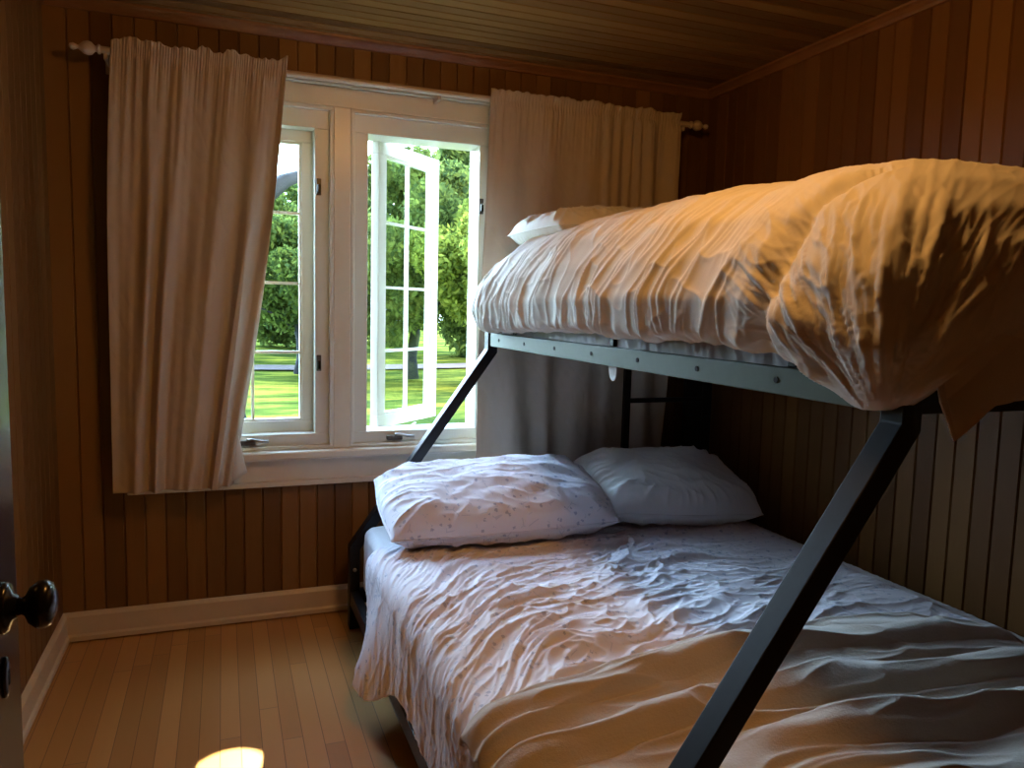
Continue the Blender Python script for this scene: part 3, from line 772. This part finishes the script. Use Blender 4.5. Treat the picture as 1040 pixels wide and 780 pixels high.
# ------------------------------------------------------------------ outdoors
GZ = -.55
nx = 60
gx, gy = np.meshgrid(np.linspace(-40, 60, nx), np.linspace(3.5, 90, nx), indexing='ij')
gz = GZ+.12*fbm(gx*.07, gy*.07, 120)*sst(5, 14, gy)
tag(grid_mesh('lawn', np.stack([gx, gy, gz], -1), M['grass']), kind='structure')
px_ = np.linspace(-30, 55, 80)[:, None]; pw = np.linspace(-.9, .9, 6)[None, :]
py_ = 23.5-.12*px_+.6*np.sin(px_*.15)+pw
pz_ = GZ+.05+.12*fbm(px_*.07+0*pw, py_*.07, 120)
tag(grid_mesh('driveway', np.stack([px_+0*pw, py_, pz_], -1), M['gravel']), kind='structure')

def tree(name, label, x, y, h, cr, leaf, n, seed, trunk_r=.16, lean=(0, 0), base=.35, size=.16, low=.35, group=None):
    n *= 3; size *= .58
    rnd = np.random.default_rng(seed)
    root = thing(name, label, 'tree', (x, y, GZ), 0, group)
    bm = bmesh.new(); H = h*.75
    pts = [(lean[0]*t*t*H, lean[1]*t*H, t*H) for t in np.linspace(0, 1, 8)]
    tube(bm, [(p[0]+.06*rnd.normal()*(i > 0), p[1], p[2]) for i, p in enumerate(pts)], [trunk_r*(1.25 if i == 0 else 1-.09*i) for i in range(8)], 12)
    for k in range(7):
        t = .35+.55*k/7; b0 = Vector((lean[0]*t*t*H, lean[1]*t*H, t*H)); a = rnd.uniform(0, 2*PI); l = cr*.7
        tube(bm, [b0, b0+Vector((math.cos(a)*l*.5, math.sin(a)*l*.5, l*.35)), b0+Vector((math.cos(a)*l, math.sin(a)*l, l*.55))], [trunk_r*.4, trunk_r*.25, trunk_r*.1], 7)
    done(bm, 'trunk', M['bark'], root, smooth=True)
    # crown: leaves clustered in clumps through an uneven volume
    nc = 60; cl_ = rnd.normal(size=(nc, 3)); cl_ /= np.linalg.norm(cl_, axis=1, keepdims=True)
    cl_ *= (rnd.uniform(.35, 1, (nc, 1)))**.6
    hz = h*(1-low)/2
    C = cl_*np.array([cr, cr, hz])+np.array([lean[0]*H*.6, lean[1]*H*.6, h*low+hz])
    cs = rnd.uniform(.16, .34, nc)*cr
    i = rnd.integers(0, nc, n); d_ = rnd.normal(size=(n, 3)); d_ /= np.linalg.norm(d_, axis=1, keepdims=True)
    ctr = C[i]+d_*(cs[i]*rnd.uniform(.5, 1.05, n))[:, None]
    a = rnd.normal(size=(n, 3)); a /= np.linalg.norm(a, axis=1, keepdims=True)
    b = np.cross(a, rnd.normal(size=(n, 3))); b /= np.linalg.norm(b, axis=1, keepdims=True)
    sz = size*rnd.uniform(.6, 1.3, n)[:, None]
    V = np.stack([ctr-a*sz, ctr+b*sz*.5, ctr+a*sz, ctr-b*sz*.5], 1).reshape(-1, 3)
    me = bpy.data.meshes.new('crown'); me.vertices.add(4*n); me.vertices.foreach_set('co', V.reshape(-1).astype(np.float32))
    me.loops.add(4*n); me.loops.foreach_set('vertex_index', np.arange(4*n, dtype=np.int32))
    me.polygons.add(n); me.polygons.foreach_set('loop_start', np.arange(0, 4*n, 4, dtype=np.int32)); me.polygons.foreach_set('loop_total', np.full(n, 4, dtype=np.int32))
    me.update(calc_edges=True)
    link('crown', me, M[leaf], root)
    return root
tree('lawn_tree', 'mid-green tree with two low branches standing on the lawn, behind the left casement', 1.9, 21, 4.3, 1.9, 'leafA', 14000, 1, .13, low=.30)
tree('lawn_tree', 'dark trunked tree seen through the middle of the left casement', .75, 26.2, 5.6, 2.0, 'leafA', 14000, 2, .16, low=.32)
tree('shade_tree', 'large near tree with thick leaning trunk beyond the left casement', -.12, 10, 9.0, 2.4, 'leafA', 9000, 3, .40, lean=(.20, 0), low=.72, size=.12)
tree('lawn_tree', 'leafy tree beyond the open casement, left of the brighter one', 4.6, 19.5, 5.4, 2.3, 'leafA', 20000, 4, .17, low=.22)
tree('lawn_tree', 'sunlit yellow-green tree seen right of the open sash', 6.3, 17.0, 5.2, 1.9, 'leafB', 20000, 5, .15, low=.26, size=.13)
tree('lawn_tree', 'bushy tree at the back of the lawn behind the open sash', 9.2, 27.5, 8.0, 3.7, 'leafA', 18000, 6, .25, low=.05, size=.25)
tree('lawn_tree', 'bushy tree at the back of the lawn past the left casement', -3.0, 34, 7.5, 3.4, 'leafB', 14000, 7, .2, low=.05, size=.25)
tree('lawn_tree', 'round tree on the far lawn between the two casements', 4.0, 34.5, 7.2, 3.6, 'leafA', 16000, 8, .2, low=.02, size=.26)

tree('added_tree', 'broad unseen tree out past the right of the window, added to shade the open sash', 6.0, 5.6, 6.5, 2.0, 'leafB', 16000, 9, .2, low=.05, size=.2)  # out of view, added to shade the open sash and green its reflection
tree('added_tree', 'second broad unseen tree, added farther along the right side of the lawn', 13.5, 7.9, 8.0, 3.2, 'leafA', 9000, 10, .2, low=.05, size=.25)  # also unseen, added for the shade and reflection on the sash
